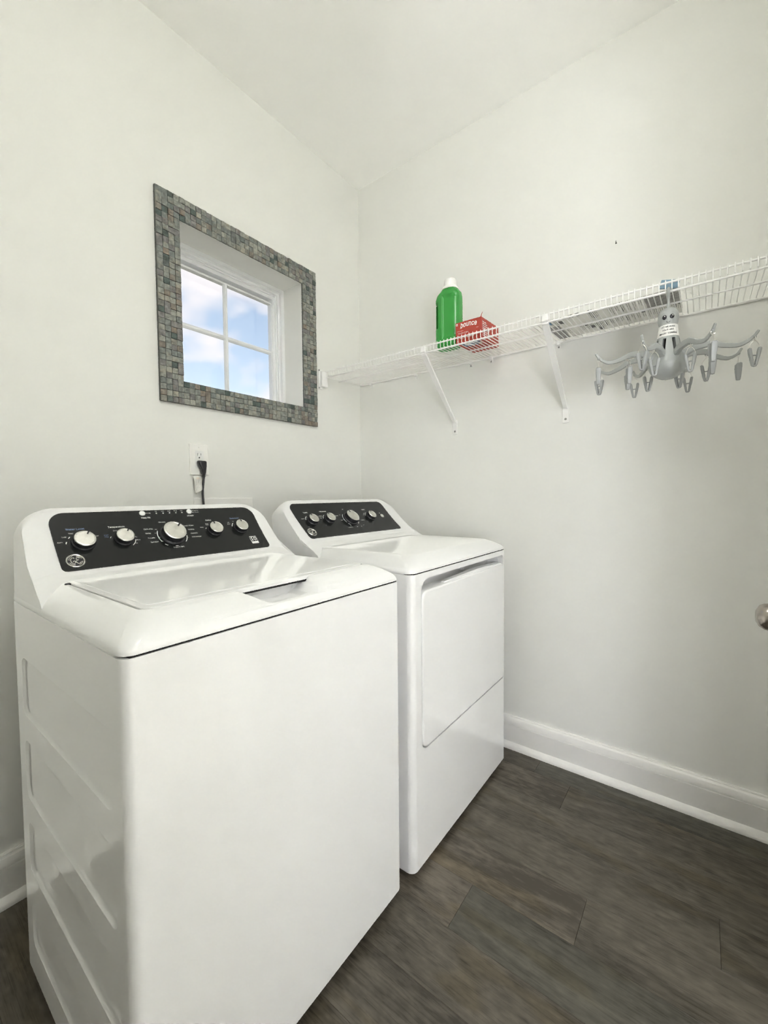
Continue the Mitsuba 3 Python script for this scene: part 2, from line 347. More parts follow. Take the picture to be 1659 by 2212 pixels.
class Face:
    """panel surface: straight slope from b to t with a slight hollow; (x, s) -> point and frame"""
    def __init__(self, yb, zb, yt, zt, sag=.004):
        self.b, self.L = np.array([yb, zb]), math.hypot(yt-yb, zt-zb); self.d = np.array([yt-yb, zt-zb])/self.L; self.n = np.array([-self.d[1], self.d[0]]); self.sag = sag
    def yz(self, s, off=0.):
        t = s/self.L; h = -self.sag*4*max(t, 0)*max(1-t, 0) if 0 < t < 1 else 0.
        return self.b+self.d*s+self.n*(h+off)
    def fr(self, x, s, off=0.):
        p = self.yz(s, off); q = (self.yz(s+.004)-self.yz(s-.004)); q /= np.linalg.norm(q)
        return frame((x, *p), (1, 0, 0), (0, *q), (0, -q[1], q[0]))
def panel_mesh(F, x0, x1, s0, s1, r, th=.0022):
    ring = rring(x0, x1, s0, s1, r, 8)
    poly = Polygon(ring); ss = np.linspace(s0, s1, 18); V, Fc = [], []
    cols = []
    for s in ss:
        c = poly.intersection(sbox(-9, s-1e-6 if s > s0 else s0, 9, s+1e-6 if s < s1 else s1)); cols.append((c.bounds[0], c.bounds[2]))
    # finer rows near the ends so that the round corners stay round
    rows = np.unique(np.round(np.concatenate([s0+np.array(r[0])*(1-np.cos(np.linspace(0, np.pi/2, 8))), np.linspace(s0+r[0], s1-r[3], 12), s1-np.array(r[3])*(1-np.cos(np.linspace(0, np.pi/2, 10)))]), 6))
    def ext(s):
        def side(rb, rt, sgn, xe):
            if s < s0+rb: q = rb-math.sqrt(max(0, rb*rb-(s0+rb-s)**2))
            elif s > s1-rt: q = rt-math.sqrt(max(0, rt*rt-(s-s1+rt)**2))
            else: q = 0
            return xe+sgn*q
        return side(r[0], r[3], 1, x0), side(r[1], r[2], -1, x1)
    loopL, loopR = [], []
    top, bot = [], []
    for s in rows:
        a, b = ext(s); pt, pb = F.yz(s, th), F.yz(s, -.004)
        top += [(a, *pt), (b, *pt)]; bot += [(a, *pb), (b, *pb)]
    n = len(rows); V = np.array(top+bot); N2 = 2*n
    for i in range(n-1):
        a, b, c, d = 2*i, 2*i+1, 2*i+3, 2*i+2
        Fc += [[a, b, c], [a, c, d], [a, d, d+N2], [a, d+N2, a+N2], [b, b+N2, c+N2], [b, c+N2, c]]
    Fc += [[0, N2, N2+1], [0, N2+1, 1], [2*n-2, 2*n-1, N2+2*n-1], [2*n-2, N2+2*n-1, N2+2*n-2]]
    return trimesh.Trimesh(V, Fc, process=False)
def knob(parent, F, x, s, r, h, ang, skirt=1.12, off=.0022):
    """dial: black body (the knob itself), chrome rim, brushed face, black pointer notch"""
    fr = F.fr(x, s, off)
    k = obj('knob', put(lathe([(0, 0), (r*skirt, 0), (r*skirt, .003), (r*1.02, .006), (r*.99, h-.003), (0, h-.003)], 40), fr), 'black_plastic', parent)
    obj('rim', put(lathe([(r*.97, h-.0035), (r, h-.0028), (r, h-.0012), (r*.94, h), (r*.86, h+.0002), (r*.83, h-.0006), (r*.80, h-.0008)], 48), fr), 'chrome', k)
    n = 48; a = np.arange(n)/n*2*np.pi; V = np.vstack([np.c_[r*.84*np.cos(a), r*.84*np.sin(a), np.full(n, h-.0007)], [[0, 0, h-.0005]]])
    disk = trimesh.Trimesh(V, [[i, (i+1) % n, n] for i in range(n)], process=False)
    obj('cap', put(disk, fr), 'brushed_steel', k, smooth=True, uv=V[:, :2]/(2*r)+.5)
    obj('pointer', put(bx(-r*.065, r*.065, r*.60, r*1.01, h-.002, h+.0006), fr @ rotz(ang)), 'black_plastic', k, smooth=False)
    return k
def arc_mesh(r0, r1, a0, a1, h=.0005, n=16):
    a = np.radians(np.linspace(a0, a1, n)); o = np.c_[r1*np.cos(a), r1*np.sin(a)]; i = np.c_[r0*np.cos(a), r0*np.sin(a)][::-1]
    return trimesh.creation.extrude_polygon(Polygon(np.vstack([o, i])), h, engine='earcut')
def emblem(parent, F, x, s, R):
    fr = F.fr(x, s, .0022)
    e = obj('emblem', put(lathe([(R*.80, .0002), (R*.84, .0016), (R*.92, .0024), (R, .0012), (R, -.001)], 48), fr), 'chrome', parent, label='round silver script monogram emblem')
    n = 40; a = np.arange(n)/n*2*np.pi; V = np.vstack([np.c_[R*.82*np.cos(a), R*.82*np.sin(a), np.full(n, .0006)], [[0, 0, .0006]]])
    obj('field', put(trimesh.Trimesh(V, [[i, (i+1) % n, n] for i in range(n)], process=False), fr), 'black_plastic', e, smooth=False)
    def stroke(pts, w):
        p = np.array(pts); t = np.linspace(0, 1, len(p)); q = np.linspace(0, 1, 8*len(p))
        from scipy.interpolate import CubicSpline
        c = CubicSpline(t, p)(q)*R; return tube(np.c_[c, np.full(len(c), .0008)], w*R, 6)
    G = [(-.10, .30), (-.20, .46), (-.40, .36), (-.50, .04), (-.40, -.34), (-.20, -.44), (-.08, -.24), (-.10, -.04), (-.24, -.06), (-.22, -.18)]
    E = [(.44, .30), (.32, .46), (.14, .38), (.12, .14), (.32, .08), (.12, .02), (.04, -.22), (.16, -.44), (.36, -.42), (.50, -.26)]
    st = [stroke(G, .05), stroke(E, .05)]
    for k in range(4):
        b = math.radians(90*k+20); st.append(stroke([(.70*math.cos(b+u), .70*math.sin(b+u)) if i < 4 else (.60*math.cos(b+.86), .60*math.sin(b+.86)) for i, u in enumerate((0, .3, .6, .9, .86))], .035))
    obj('script', put(cat(st), fr), 'chrome', e)
def letters(parent, F, items):
    for it in items:
        if it[0] == 'arc': _, x, s, r0, r1, a0, a1, mat = it; n, m = 'tick_mark', put(arc_mesh(r0, r1, a0, a1), F.fr(x, s, .0022))
        elif it[0] == 'bar': _, x, s, w, h, ang, mat = it; n, m = 'tick_mark', put(bx(-w/2, w/2, -h/2, h/2, -.0002, .0005), F.fr(x, s, .0022) @ rotz(math.radians(ang)))
        elif it[0] == 'dot': _, x, s, r0, r1, mat = it; n, m = 'indicator_light', put(arc_mesh(r0, r1, 0, 359.9, n=20), F.fr(x, s, .0022))
        else: t, x, s, h, mat = it[:5]; n, m = 'lettering', put(text(t, h, .0004, bold=len(it) > 5), F.fr(x, s, .0021))
        obj(n, m, mat, parent, smooth=False, label='blue printed lettering' if mat == 'ink_blue' else None)
def cover_rings(x0, x1, y0, y1, z0, zt, fi, si, r):
    R = [z3(rring(x0, x1, y0, y1, (r, r, .006, .006)), z0), z3(rring(x0, x1, y0, y1, (r, r, .006, .006)), z0+.004)]
    for t in np.linspace(0, 1, 14)[1:]:
        u = t**1.55; z = z0+.004+(zt-z0-.004)*u**.60
        R.append(z3(rring(x0+si*u, x1-si*u, y0+fi*u, y1, (r+.012*u, r+.012*u, .006, .006)), z))
    # ease into the flat deck
    R.append(z3(rring(x0+si+.012, x1-si-.012, y0+fi+.010, y1-.0005, (r+.012, r+.012, .006, .006)), zt+.0012))
    return loft(R)
def cabinet(x0, x1, y0, y1, z0, z1, r=.018):
    return loft([z3(rring(x0+.004, x1-.004, y0+.004, y1, (r, r, .004, .004)), z0), z3(rring(x0, x1, y0, y1, (r, r, .004, .004)), z0+.006), z3(rring(x0, x1, y0, y1, (r, r, .004, .004)), z1)])
def feet(parent, x0, x1, y0, y1, h):
    for x in (x0+.05, x1-.05):
        for y in (y0+.06, y1-.05): obj('foot', put(lathe([(0, 0), (.02, 0), (.022, .004), (.014, .008), (.012, h+.004), (0, h+.004)], 20), trn(x, y, 0)), 'black_plastic', parent)

# ---- washer
wa = thing('washing_machine', 'white top-loading washing machine with black control panel, left of the dryer and nearest the camera', 'washing machine')
wx0, wx1, wy, wr = -1.5566, -.8745, -.879, -.285
cab = mf(cabinet(wx0, wx1, wy, wr, .030, .8925))
for (za, zb_) in ((.647, .777), (.458, .592), (.285, .404), (.110, .217)):
    ya, yb_ = -.832, -.335; A = rring(ya, yb_, za, zb_, .022, 6); i = .0085; B = rring(ya+i, yb_-i, za+i, zb_-i, .017, 6)
    m = loft([np.c_[np.full(len(A), wx0-.002), A], np.c_[np.full(len(A), wx0+.0002), A], np.c_[np.full(len(B), wx0+.0060), B]]); m.fix_normals(); cab = cab-mf(m)
obj('cabinet', cab, 'enamel', wa, smooth=35)
obj('seam_shade', cat([bx(wx0+.012, wx1-.012, wy+.0035, wy+.02, .890, .899)]), 'dark_gap', wa, smooth=False)  # dark strip set in to stand for shade in the front seam
obj('rail', cat([bx(wx0+.002, wx0+.02, wy+.03, wr-.003, .890, .899), bx(wx1-.02, wx1-.002, wy+.03, wr-.003, .890, .899), bx(wx0+.01, wx1-.01, wr-.02, wr-.003, .890, .899)]), 'satin_plastic', wa, smooth=False)
DZ = .9405
cov = mf(cover_rings(wx0, wx1, wy, wr, .8962, DZ, .052, .052, .022))
LX0, LX1, LY0, LY1 = -1.495, -.940, -.808, -.398
cov = cov-mf(loft([z3(rring(LX0-.004, LX1+.004, LY0-.003, LY1+.003, .022), z) for z in (.929, .99)]))
def sc(x): return x*x*(3-2*x)
sp = [(-1.350, .975)]+[(-1.345+.070*t, .9455-.0310*sc(t)) for t in np.linspace(0, 1, 12)]+[(-1.172+.045*t, .9145+.0335*sc(t)) for t in np.linspace(0, 1, 12)]+[(-1.12, .975)]
scoop = Manifold.extrude(CrossSection([sp]), .125).rotate((90, 0, 0)).translate((0, -.79, 0))
sp2 = [(-1.318, .975)]+[(-1.312+.045*t, .940-.0330*sc(t)) for t in np.linspace(0, 1, 12)]+[(-1.185+.035*t, .907+.0345*sc(t)) for t in np.linspace(0, 1, 12)]+[(-1.146, .975)]
scoop2 = Manifold.extrude(CrossSection([sp2]), .060).rotate((90, 0, 0)).translate((0, -.788, 0))
cov = cov-scoop-scoop2
obj('top_cover', cov, 'gloss_plastic', wa, smooth=35)
lid = obj('lid', slab(LX0, LX1, LY0, LY1, .9345, .9430, .019, .003), 'gloss_plastic', wa)
obj('lid_panel', slab(LX0+.012, LX1-.012, LY0+.020, LY1-.012, .9425, .9440, .012, .0012), 'gloss_plastic', lid)
obj('lid_gap_shade', bx(-1.330, -1.131, LY0+.003, LY0+.010, .9298, .9344), 'dark_gap', lid, smooth=False)  # black bar painted in as the shade under the lid edge
obj('hinge', cat([rbx(-1.5045, -1.4945, -.458, -.450, .9385, .9432, .001), ]), 'black_plastic', lid)
WF = Face(-.395, .960, -.290, 1.086)
wfront = [(-.500, .9010), (-.492, .9095), (-.478, .9200), (-.460, .9300), (-.446, .9368), (-.428, .9430), (-.4105, .9495), (-.3990, .9560)]+[tuple(WF.yz(s)) for s in np.linspace(0, WF.L, 10)]+[(-.2825, 1.0935)]
obj('console', console_mesh(wx0+.001, wx1-.001, wfront, -.247, 1.0935, -.2862), 'gloss_plastic', wa, smooth=35)
cp = obj('control_panel', panel_mesh(WF, -1.492, -.929, -.001, .166, (.012, .012, .036, .034)), 'black_panel', wa, label='black control panel')
for (x, s, r, h, a, sk) in ((-1.4349, .081, .0225, .019, -30, 1.12), (-1.3463, .0828, .0205, .019, -32, 1.12), (-1.2220, .0827, .0300, .024, -42, 1.16), (-1.0923, .0879, .0205, .019, 12, 1.12), (-1.0029, .0897, .0205, .019, -4, 1.12)):
    knob(wa, WF, x, s-.004, r, h, math.radians(a), sk)
for x, s in ((-1.2808, .1560), (-1.1481, .1565)):
    obj('button', put(lathe([(0, .0036), (.0062, .0034), (.0078, .0022), (.0080, -.001)][::-1], 28), WF.fr(x, s, .002)), 'ink_white', wa)
emblem(wa, WF, -1.4620, .026, .0190)
Wt, Bl = 'ink_white', 'ink_blue'
it = [('Water Level', -1.444, .115, .0050, Bl, 1), ('Temperature', -1.354, .115, .0047, Wt, 1), ('Option', -1.099, .120, .0044, Wt, 1), ('Wash Boost', -1.008, .122, .0044, Bl, 1), ('Deep Fill', -1.275, .1395, .0042, Wt, 1), ('START', -1.148, .1395, .0046, Wt, 1),
      ('Auto', -1.481, .080, .0034, Wt), ('Low', -1.470, .0945, .0034, Wt), ('Med', -1.455, .104, .0034, Wt), ('Max', -1.404, .092, .0034, Wt),
      ('Cold', -1.383, .092, .0032, Bl), ('Plus', -1.383, .0865, .0032, Bl), ('Cold', -1.360, .104, .0032, Wt), ('Cool', -1.328, .103, .0032, Wt), ('Mix', -1.317, .080, .0032, Wt), ('Warm', -1.315, .070, .0032, Wt), ('Hot', -1.322, .060, .0032, Wt),
      ('Normal', -1.237, .1225, .0040, Wt), ('Delicates', -1.279, .102, .0040, Wt), ('Bulky', -1.283, .088, .0040, Wt), ('Towels', -1.280, .072, .0040, Wt), ('Sanitize', -1.276, .058, .0040, Wt),
      ('Quick Wash', -1.166, .105, .0040, Wt), ('Whites', -1.163, .091, .0040, Wt), ('Casuals', -1.159, .077, .0040, Wt), ('Activewear', -1.156, .064, .0040, Wt), ('Drain & Spin', -1.218, .0335, .0038, Wt),
      ('None', -1.128, .096, .0030, Wt), ('Extra', -1.108, .108, .0030, Wt), ('Rinse', -1.108, .104, .0028, Wt), ('Both', -1.064, .090, .0028, Wt), ('Off', -1.036, .107, .0030, Wt), ('Stain', -1.036, .1015, .0030, Wt), ('On', -1.018, .111, .0028, Wt)]
for x, t in zip(np.linspace(-1.2431, -1.1701, 5), ('Fill', 'Soak', 'Wash', 'Rinse', 'Spin')):
    it += [(t, x, .1600, .0026, Wt), ('dot', x, .1545, .0008, .0019, Wt)]
it += [('dot', -1.137, .1600, .0004, .0014, Wt), ('Complete', -1.126, .1590, .0026, Wt), ('dot', -1.137, .1535, .0004, .0014, Wt), ('Lid Lock', -1.126, .1525, .0026, Wt),
       ('bar', -1.267, .1560, .011, .0009, 0, Wt), ('dot', -1.2605, .1560, .0004, .0014, Wt),
       ('arc', -1.2220, .0787, .0385, .0405, 155, 210, Wt), ('arc', -1.2220, .0787, .0385, .0405, -42, -8, Wt), ('bar', -1.2485, .0470, .009, .0017, -38, Wt), ('bar', -1.2220, .0400, .008, .0016, 0, Wt),
       ('bar', -1.2600, .1010, .006, .0008, 0, Wt), ('bar', -1.2640, .0885, .006, .0008, 0, Wt), ('bar', -1.2580, .0735, .006, .0008, 0, Wt), ('bar', -1.256, .0600, .006, .0008, 0, Wt), ('bar', -1.184, .092, .005, .0008, 0, Wt), ('bar', -1.182, .0785, .005, .0008, 0, Wt), ('bar', -1.182, .065, .005, .0008, 0, Wt),
       ('bar', -1.4690, .0790, .0062, .0022, 70, Wt), ('bar', -1.4605, .0935, .0060, .0020, 48, Wt), ('bar', -1.3745, .0860, .0048, .0016, 62, Wt), ('arc', -1.3463, .0788, .0265, .0282, -55, -12, Wt),
       ('bar', -1.1165, .0930, .0048, .0018, 50, Wt), ('arc', -1.0029, .0857, .0255, .0275, 130, 165, Wt)]
letters(cp, WF, it)
bd = [put(arc_mesh(.0, .0, 0, 1), np.eye(4))] if False else []
tf = WF.fr(-.9755, .0330, .0022)
bd.append(put(trimesh.creation.extrude_polygon(Polygon(rring(-.0125, .0125, -.0150, .0150, .0015)).difference(Polygon(rring(-.0115, .0115, -.0140, .0140, .001))), .0004, engine='earcut'), tf))
bd.append(put(text('10', .0125, .0004, True), tf @ trn(0, -.002, 0))); bd.append(put(bx(-.0115, .0115, -.0138, -.006, 0, .0004), tf)); bd.append(put(bx(-.0100, .0100, .0118, .0130, 0, .0004), tf))
obj('badge', cat(bd), 'ink_white', cp, smooth=False, label='small white square badge with a 10')
feet(wa, wx0, wx1, wy, wr, .030)

# ---- dryer
dy_ = thing('dryer', 'white front-loading clothes dryer with black control panel, between the washing machine and the right wall', 'dryer')
dx0, dx1, dy, drr = -.8240, -.1280, -.885, -.285
cab = mf(cabinet(dx0, dx1, dy, drr, .022, .8985, .022))
DX0, DX1, DZ0, DZ1 = -.777, -.1560, .372, .8800
P = rring(DX0, DX1, DZ0, DZ1, (.030, .006, .018, .040))
def yl(ring, y): return np.c_[ring[:, 0], np.full(len(ring), y), ring[:, 1]]
m = loft([yl(P, dy-.01), yl(P, dy+.022)]); m.fix_normals(); cab = cab-mf(m)
P2 = rring(DX0+.002, DX1-.002, .8320, DZ1-.001, (.004, .004, .018, .038)); m = loft([yl(P2, dy), yl(P2, dy+.075)]); m.fix_normals(); cab = cab-mf(m)
obj('cabinet', cab, 'enamel', dy_, smooth=35)
obj('seam_shade', bx(dx0+.016, dx1-.012, dy+.0035, dy+.02, .896, .904), 'dark_gap', dy_, smooth=False)  # dark strip standing for shade in the seam below the cover
obj('rail', cat([bx(dx0+.0025, dx0+.02, dy+.03, drr-.003, .896, .904), bx(dx1-.02, dx1-.002, dy+.03, drr-.003, .896, .904), bx(dx0+.01, dx1-.01, drr-.02, drr-.003, .896, .904)]), 'satin_plastic', dy_, smooth=False)
DD = .9450
dcov = mf(cover_rings(dx0, dx1, dy, drr, .9018, DD-.001, .050, .060, .024))
rec = mf(loft([z3(rring(dx0+.075, dx1-.075, dy+.085, -.470, .03), DD+.02), z3(rring(dx0+.075, dx1-.075, dy+.085, -.470, .03), DD+.001), z3(rring(dx0+.090, dx1-.090, dy+.100, -.480, .02), DD-.0022)][::-1]))
obj('top_cover', dcov-rec, 'gloss_plastic', dy_, smooth=35)
DFc = Face(-.420, .971, -.295, 1.093)
dfront = [(-.522, .9060), (-.512, .9170), (-.498, .9290), (-.482, .9390), (-.468, .9445), (-.453, .9495), (-.436, .957), (-.425, .9655)]+[tuple(DFc.yz(s)) for s in np.linspace(0, DFc.L, 10)]+[(-.287, 1.1005)]
obj('console', console_mesh(dx0+.001, dx1-.001, dfront, -.252, 1.1005, -.2862), 'gloss_plastic', dy_, smooth=35)
dp = obj('control_panel', panel_mesh(DFc, -.7700, -.2120, .001, .1765, (.012, .008, .030, .026)), 'black_panel', dy_, label='black control panel')
for (x, s, r, h, a, sk) in ((-.705, .0939, .0205, .019, 18, 1.14), (-.6133, .095, .0205, .019, 22, 1.14), (-.4925, .0896, .0300, .024, 14, 1.16), (-.3566, .0949, .0205, .019, 4, 1.14)):
    knob(dy_, DFc, x, s-.006, r, h, math.radians(a), sk)
obj('button', put(lathe([(0, .0046), (.0080, .0040), (.0100, .0022), (.0102, -.001)][::-1], 28), DFc.fr(-.2739, .0880, .002)), 'chrome', dy_)
emblem(dy_, DFc, -.7439, .0320, .0190)
it = [('Tumble', -.712, .1285, .0048, Wt, 1), ('Temperature', -.620, .130, .0046, Wt, 1), ('Sound', -.372, .130, .0046, Wt, 1), ('Start', -.2770, .1040, .0036, Wt),
      ('Steady', -.742, .100, .0034, Wt), ('Delicate', -.648, .108, .0034, Wt), ('High', -.652, .098, .0034, Wt), ('Low', -.384, .108, .0034, Wt), ('Off', -.391, .100, .0034, Wt),
      ('Off', -.500, .1365, .0036, Wt), ('Normal', -.560, .104, .0040, Wt), ('More', -.546, .079, .0034, Wt), ('Delicates', -.424, .070, .0040, Wt), ('Timed Dry', -.5300, .036, .0044, Wt), ('Cool', -.448, .130, .0034, Wt),
      ('20', -.520, .048, .0034, Wt), ('40', -.488, .036, .0034, Wt), ('60', -.462, .036, .0034, Wt), ('70', -.442, .042, .0034, Wt),
      ('arc', -.4925, .0836, .0385, .0405, 135, 205, Wt), ('arc', -.4925, .0836, .0385, .0405, 215, 330, Wt), ('bar', -.538, .108, .007, .0008, 0, Wt), ('bar', -.535, .083, .006, .0008, 0, Wt), ('bar', -.444, .0755, .006, .0008, 0, Wt),
      ('arc', -.705, .0879, .0265, .0285, 118, 165, Wt), ('arc', -.6133, .089, .0265, .0285, 118, 165, Wt), ('arc', -.3566, .0889, .0265, .0285, 118, 165, Wt)]
letters(dp, DFc, it)
# door: slab in local (x, z), outward -y
def facing(mesh, y): return put(mesh, frame((0, y, 0), (1, 0, 0), (0, 0, 1), (0, -1, 0)))
dd = obj('door', facing(slab(DX0+.0045, DX1-.0030, DZ0+.0040, .8450, -.020, .0030, (.028, .006, .010, .024), .006), dy), 'enamel', dy_)
ledge = tm(Manifold.batch_hull([mbx(-.622, -.612, dy+.010, dy+.022, .838, .8485), mbx(-.40, -.35, dy+.006, dy+.030, .838, .8550), mbx(-.18, -.17, dy+.004, dy+.028, .838, .8480)]))
obj('handle', ledge, 'enamel', dd, label='curved finger ledge behind the top edge of the door')
obj('latch_guide', rbx(-.395, -.375, dy+.060, dy+.0765, .845, .878, .003), 'enamel', dy_)
for z in (.800, .600, .405): obj('hinge', bx(DX0+.0005, DX0+.0050, dy+.004, dy+.016, z-.006, z+.006), 'black_plastic', dd, smooth=False)
feet(dy_, dx0, dx1, dy, drr, .022)

# ------------------------------------------------------------------ wire shelf on the right wall
sh = thing('wire_shelf', 'long white coated wire shelf along the right wall with upturned front lip', 'shelf')
SX, SZf, SZr, LIP = -.280, 1.7165, 1.7313, .0268
sz = lambda x: SZr+(SZf-SZr)*(x+.006)/(SX+.006)
Y0s, Y1s = YF+.012, -.006
def rail(x, z, r): obj('rail', tube([(x, Y0s, z), (x, Y1s, z)], r, 10), 'wire_coat', sh)
rail(SX, SZf, .0034); rail(SX, SZf+LIP, .0032); rail(-.178, sz(-.178)-.0045, .0030); rail(-.006, SZr, .0040)
nw = 109
for k in range(nw):
    y = -.0087-k*.01578
    if y < Y0s: break
    obj('wire', tube([(-.003, y, SZr+.0050), (SX-.0030, y, SZf+.0046), (SX-.0046, y, SZf+.0058), (SX-.0048, y, SZf+LIP+.0060)], .00165, 6), 'wire_coat', sh)
eb = obj('end_bracket', cat([rbx(-.312, -.272, -.020, 0, 1.668, 1.742, .002), rbx(-.322, -.295, -.006, 0, 1.655, 1.752, .002)]), 'wire_coat', sh)
for z in (1.661, 1.747): obj('screw', put(lathe([(0, .003), (.003, .0022), (.004, 0)][::-1], 12), frame((-.318, -.006, z), (1, 0, 0), (0, 0, 1), (0, -1, 0))), 'zinc', eb)
for yb in (-.588, -1.083):
    a, b = np.array([SX+.002, yb, SZf-.002]), np.array([-.008, yb, 1.468])
    d = (b-a)/np.linalg.norm(b-a); n = np.cross(d, [0, 1, 0]); n = n if n[0] < 0 else -n; Lg = np.linalg.norm(b-a)
    sec = lambda p, w, h: np.array([p+np.array([0, s*w, 0])+n*t*h for s, t in ((-1, -1), (1, -1), (1, 1), (-1, 1))])
    strut = loft([sec(a-d*.012, .0105, .005), sec(a+d*Lg*.5, .0095, .005), sec(b, .0075, .0045)]); strut.fix_normals()
    chan = strut
    hook = rbx(SX-.006, SX+.010, yb-.0115, yb+.0115, SZf-.008, SZf+LIP+.002, .004)
    plate = rbx(-.0045, 0, yb-.0125, yb+.0125, 1.408, 1.476, .0022)
    k = obj('support_bracket', cat([chan, hook, plate]), 'wire_coat', sh)
    obj('screw', put(lathe([(0, .003), (.003, .0026), (.0048, 0)][::-1], 14), frame((-.0045, yb, 1.424), (0, -1, 0), (0, 0, 1), (-1, 0, 0))), 'zinc', k)
for y, scr in ((-.0809, 0), (-.3712, 0), (-.6711, 1), (-.7693, 1), (-1.0553, 1), (-1.44, 0)):
    k = obj('wall_clip', cat([rbx(-.013, 0, y-.0075, y+.0075, SZr-.012, SZr+.006, .003), rbx(-.005, 0, y-.006, y+.006, SZr-.024, SZr-.006, .002)]), 'wire_coat', sh)
    obj('screw', put(lathe([(0, .0025), (.0028, .0022), (.004, 0)][::-1], 12), frame((-.005, y, SZr-.018), (0, -1, 0), (0, 0, 1), (-1, 0, 0))), 'zinc' if scr else 'wire_coat', k)

# ------------------------------------------------------------------ things on the shelf
def ell(rx, ry, p=2.6, n=40):
    a = np.arange(n)/n*2*np.pi; c, s = np.cos(a), np.sin(a)
    return np.c_[rx*np.sign(c)*np.abs(c)**(2/p), ry*np.sign(s)*np.abs(s)**(2/p)]
bo = thing('detergent_bottle', 'green plastic detergent bottle with white cap standing on the wire shelf', 'bottle')
BX, BY, BZ = -.228, -.6805, sz(-.228)+.0088
prof = [(0, .046, .026, 0), (.004, .051, .030, 0), (.010, .0520, .033, 0), (.03, .0545, .035, 0), (.09, .0555, .0355, 0), (.170, .0555, .0355, 0), (.198, .0550, .035, 0), (.210, .0522, .0345, -.001), (.2205, .0475, .033, -.003), (.2285, .0380, .031, -.005), (.2335, .0325, .030, -.006), (.2380, .0290, .0280, -.006)]
zz = np.concatenate([np.linspace(prof[i][0], prof[i+1][0], 5)[:-1] for i in range(len(prof)-1)]+[[.238]])
pa = np.array(prof)
rings = []
for z in zz:
    ry, rx, oy = (np.interp(z, pa[:, 0], pa[:, k]) for k in (1, 2, 3))
    e = ell(rx, ry, 2.9, 72); rings.append(np.c_[e[:, 0], e[:, 1]+oy, np.full(len(e), z)])
body = loft(rings); body.fix_normals()
# moulded hollows: a grip at the corner towards +y and a flat panel on the front
V = body.vertices
def dent(cy, cz, hy, hz, depth, sgn):
    q = np.clip(1-np.maximum(np.abs(V[:, 1]-cy)/hy, np.abs(V[:, 2]-cz)/hz), 0, 1); s = np.clip(q/.20, 0, 1); s = s*s*(3-2*s)
    on = (np.sign(V[:, 0]) == sgn); V[:, 0] -= sgn*depth*s*on
body = body.subdivide().subdivide(); V = body.vertices.view(np.ndarray).copy()
dent(-.018, .120, .033, .092, .0060, -1); dent(.046, .135, .011, .055, .017, -1); dent(.046, .135, .011, .055, .012, 1)
body.vertices = V
bk = obj('body', put(body, trn(BX, BY, BZ)), 'bottle_green', bo, smooth=True)
capp = [(0, 0), (.0350, 0), (.0355, .003), (.0340, .008), (.0285, .0115), (.0262, .014), (.0255, .018), (.0247, .040), (.0228, .0425), (0, .043)]
cm = lathe(capp, 48); rad = np.hypot(cm.vertices[:, 0], cm.vertices[:, 1]); 
obj('cap', put(cm, trn(BX, BY-.006, BZ+.2345)), 'cap_white', bo)
# red dryer-sheet box, tilted with the shelf
bxk = thing('dryer_sheet_box', 'red cardboard dryer sheet box with white lettering beside the green bottle', 'box')
tilt = math.atan2(SZr-SZf, -SX)
O = np.array([-.2690, -.7334, sz(-.269)+.0070]); ex = np.array([math.cos(tilt), 0, math.sin(tilt)]); ez = np.array([-math.sin(tilt), 0, math.cos(tilt)])
BM = frame(O, (0, -1, 0), ez, -ex)            # local: x to the right (-y), y up, z towards the camera (-x)
bw, bh, bd_ = .110, .0800, .166
obj('carton', put(rbx(0, bw, 0, bh, -bd_, 0, .0012, 8), BM), 'card_red', bxk)
fl = tube([(bw-.004, bh-.002, -.004), (bw-.002, bh+.006, -.004), (bw+.001, bh+.012, -.004), (bw+.004, bh+.016, -.003)], [.0022, .0014, .0010, .0006], 6)
obj('torn_flap', put(fl, BM), 'card_red', bxk, label='thin torn strip sticking up from a corner')
TT = lambda s, x, y, h, bold=False, slant=0., z=.0002: put(text(s, h, .0005, bold, False, slant), BM @ trn(x, y, z))
tw = text('bounce', .0185, .0006, True, False, .22); w0 = tw.bounds[1][0]-tw.bounds[0][0]; tw.vertices[:, 0] *= .070/w0
def bow(t, x, y):
    t = t.copy(); t.vertices[:, 1] += .008*np.sin(t.vertices[:, 0]/.066*3.1)*.5; return put(t, BM @ trn(x, y, .0002))
halo = tw.copy(); 
WL = 'label_white'
obj('title', bow(tw, .020, .0550), WL, bxk, smooth=False, label='large slanted white lettering')
obj('rule', put(bx(.006, .034, .0445, .0455, 0, .0005), BM), WL, bxk, smooth=False)
obj('rule', put(bx(.087, .097, .0440, .0450, 0, .0005), BM), WL, bxk, smooth=False)
obj('rule', put(bx(.060, .096, .0265, .0272, 0, .0005), BM), WL, bxk, smooth=False)
obj('scent_name', put(text('Outdoor Fresh', .0048, .0005, False, False), BM @ trn(.010, .0345, .0002)), WL, bxk, smooth=False)
obj('subtitle', put(text('dryer sheets', .0075, .0005, True, False), BM @ trn(.018, .0160, .0002)), WL, bxk, smooth=False)
obj('corner_mark', put(trimesh.creation.extrude_polygon(sbox(.003, .068, .010, .076).difference(sbox(.005, .070, .0085, .074)), .0005, engine='earcut'), BM), WL, bxk, smooth=False)
for i, q in enumerate(('Keep out of reach of children', 'Use one sheet for small loads', 'Use two sheets for large loads', 'Helps reduce static cling', 'Softens fabrics and towels', 'Freshness that lasts for days', 'Reduces wrinkles', 'Static control')):
    obj('text_line', put(text(q, .0040, .0005, False, False), BM @ frame((bw+.0001, .012+.0072*i, -.008), (0, 0, -1), (0, 1, 0), (1, 0, 0))), WL, bxk, smooth=False)
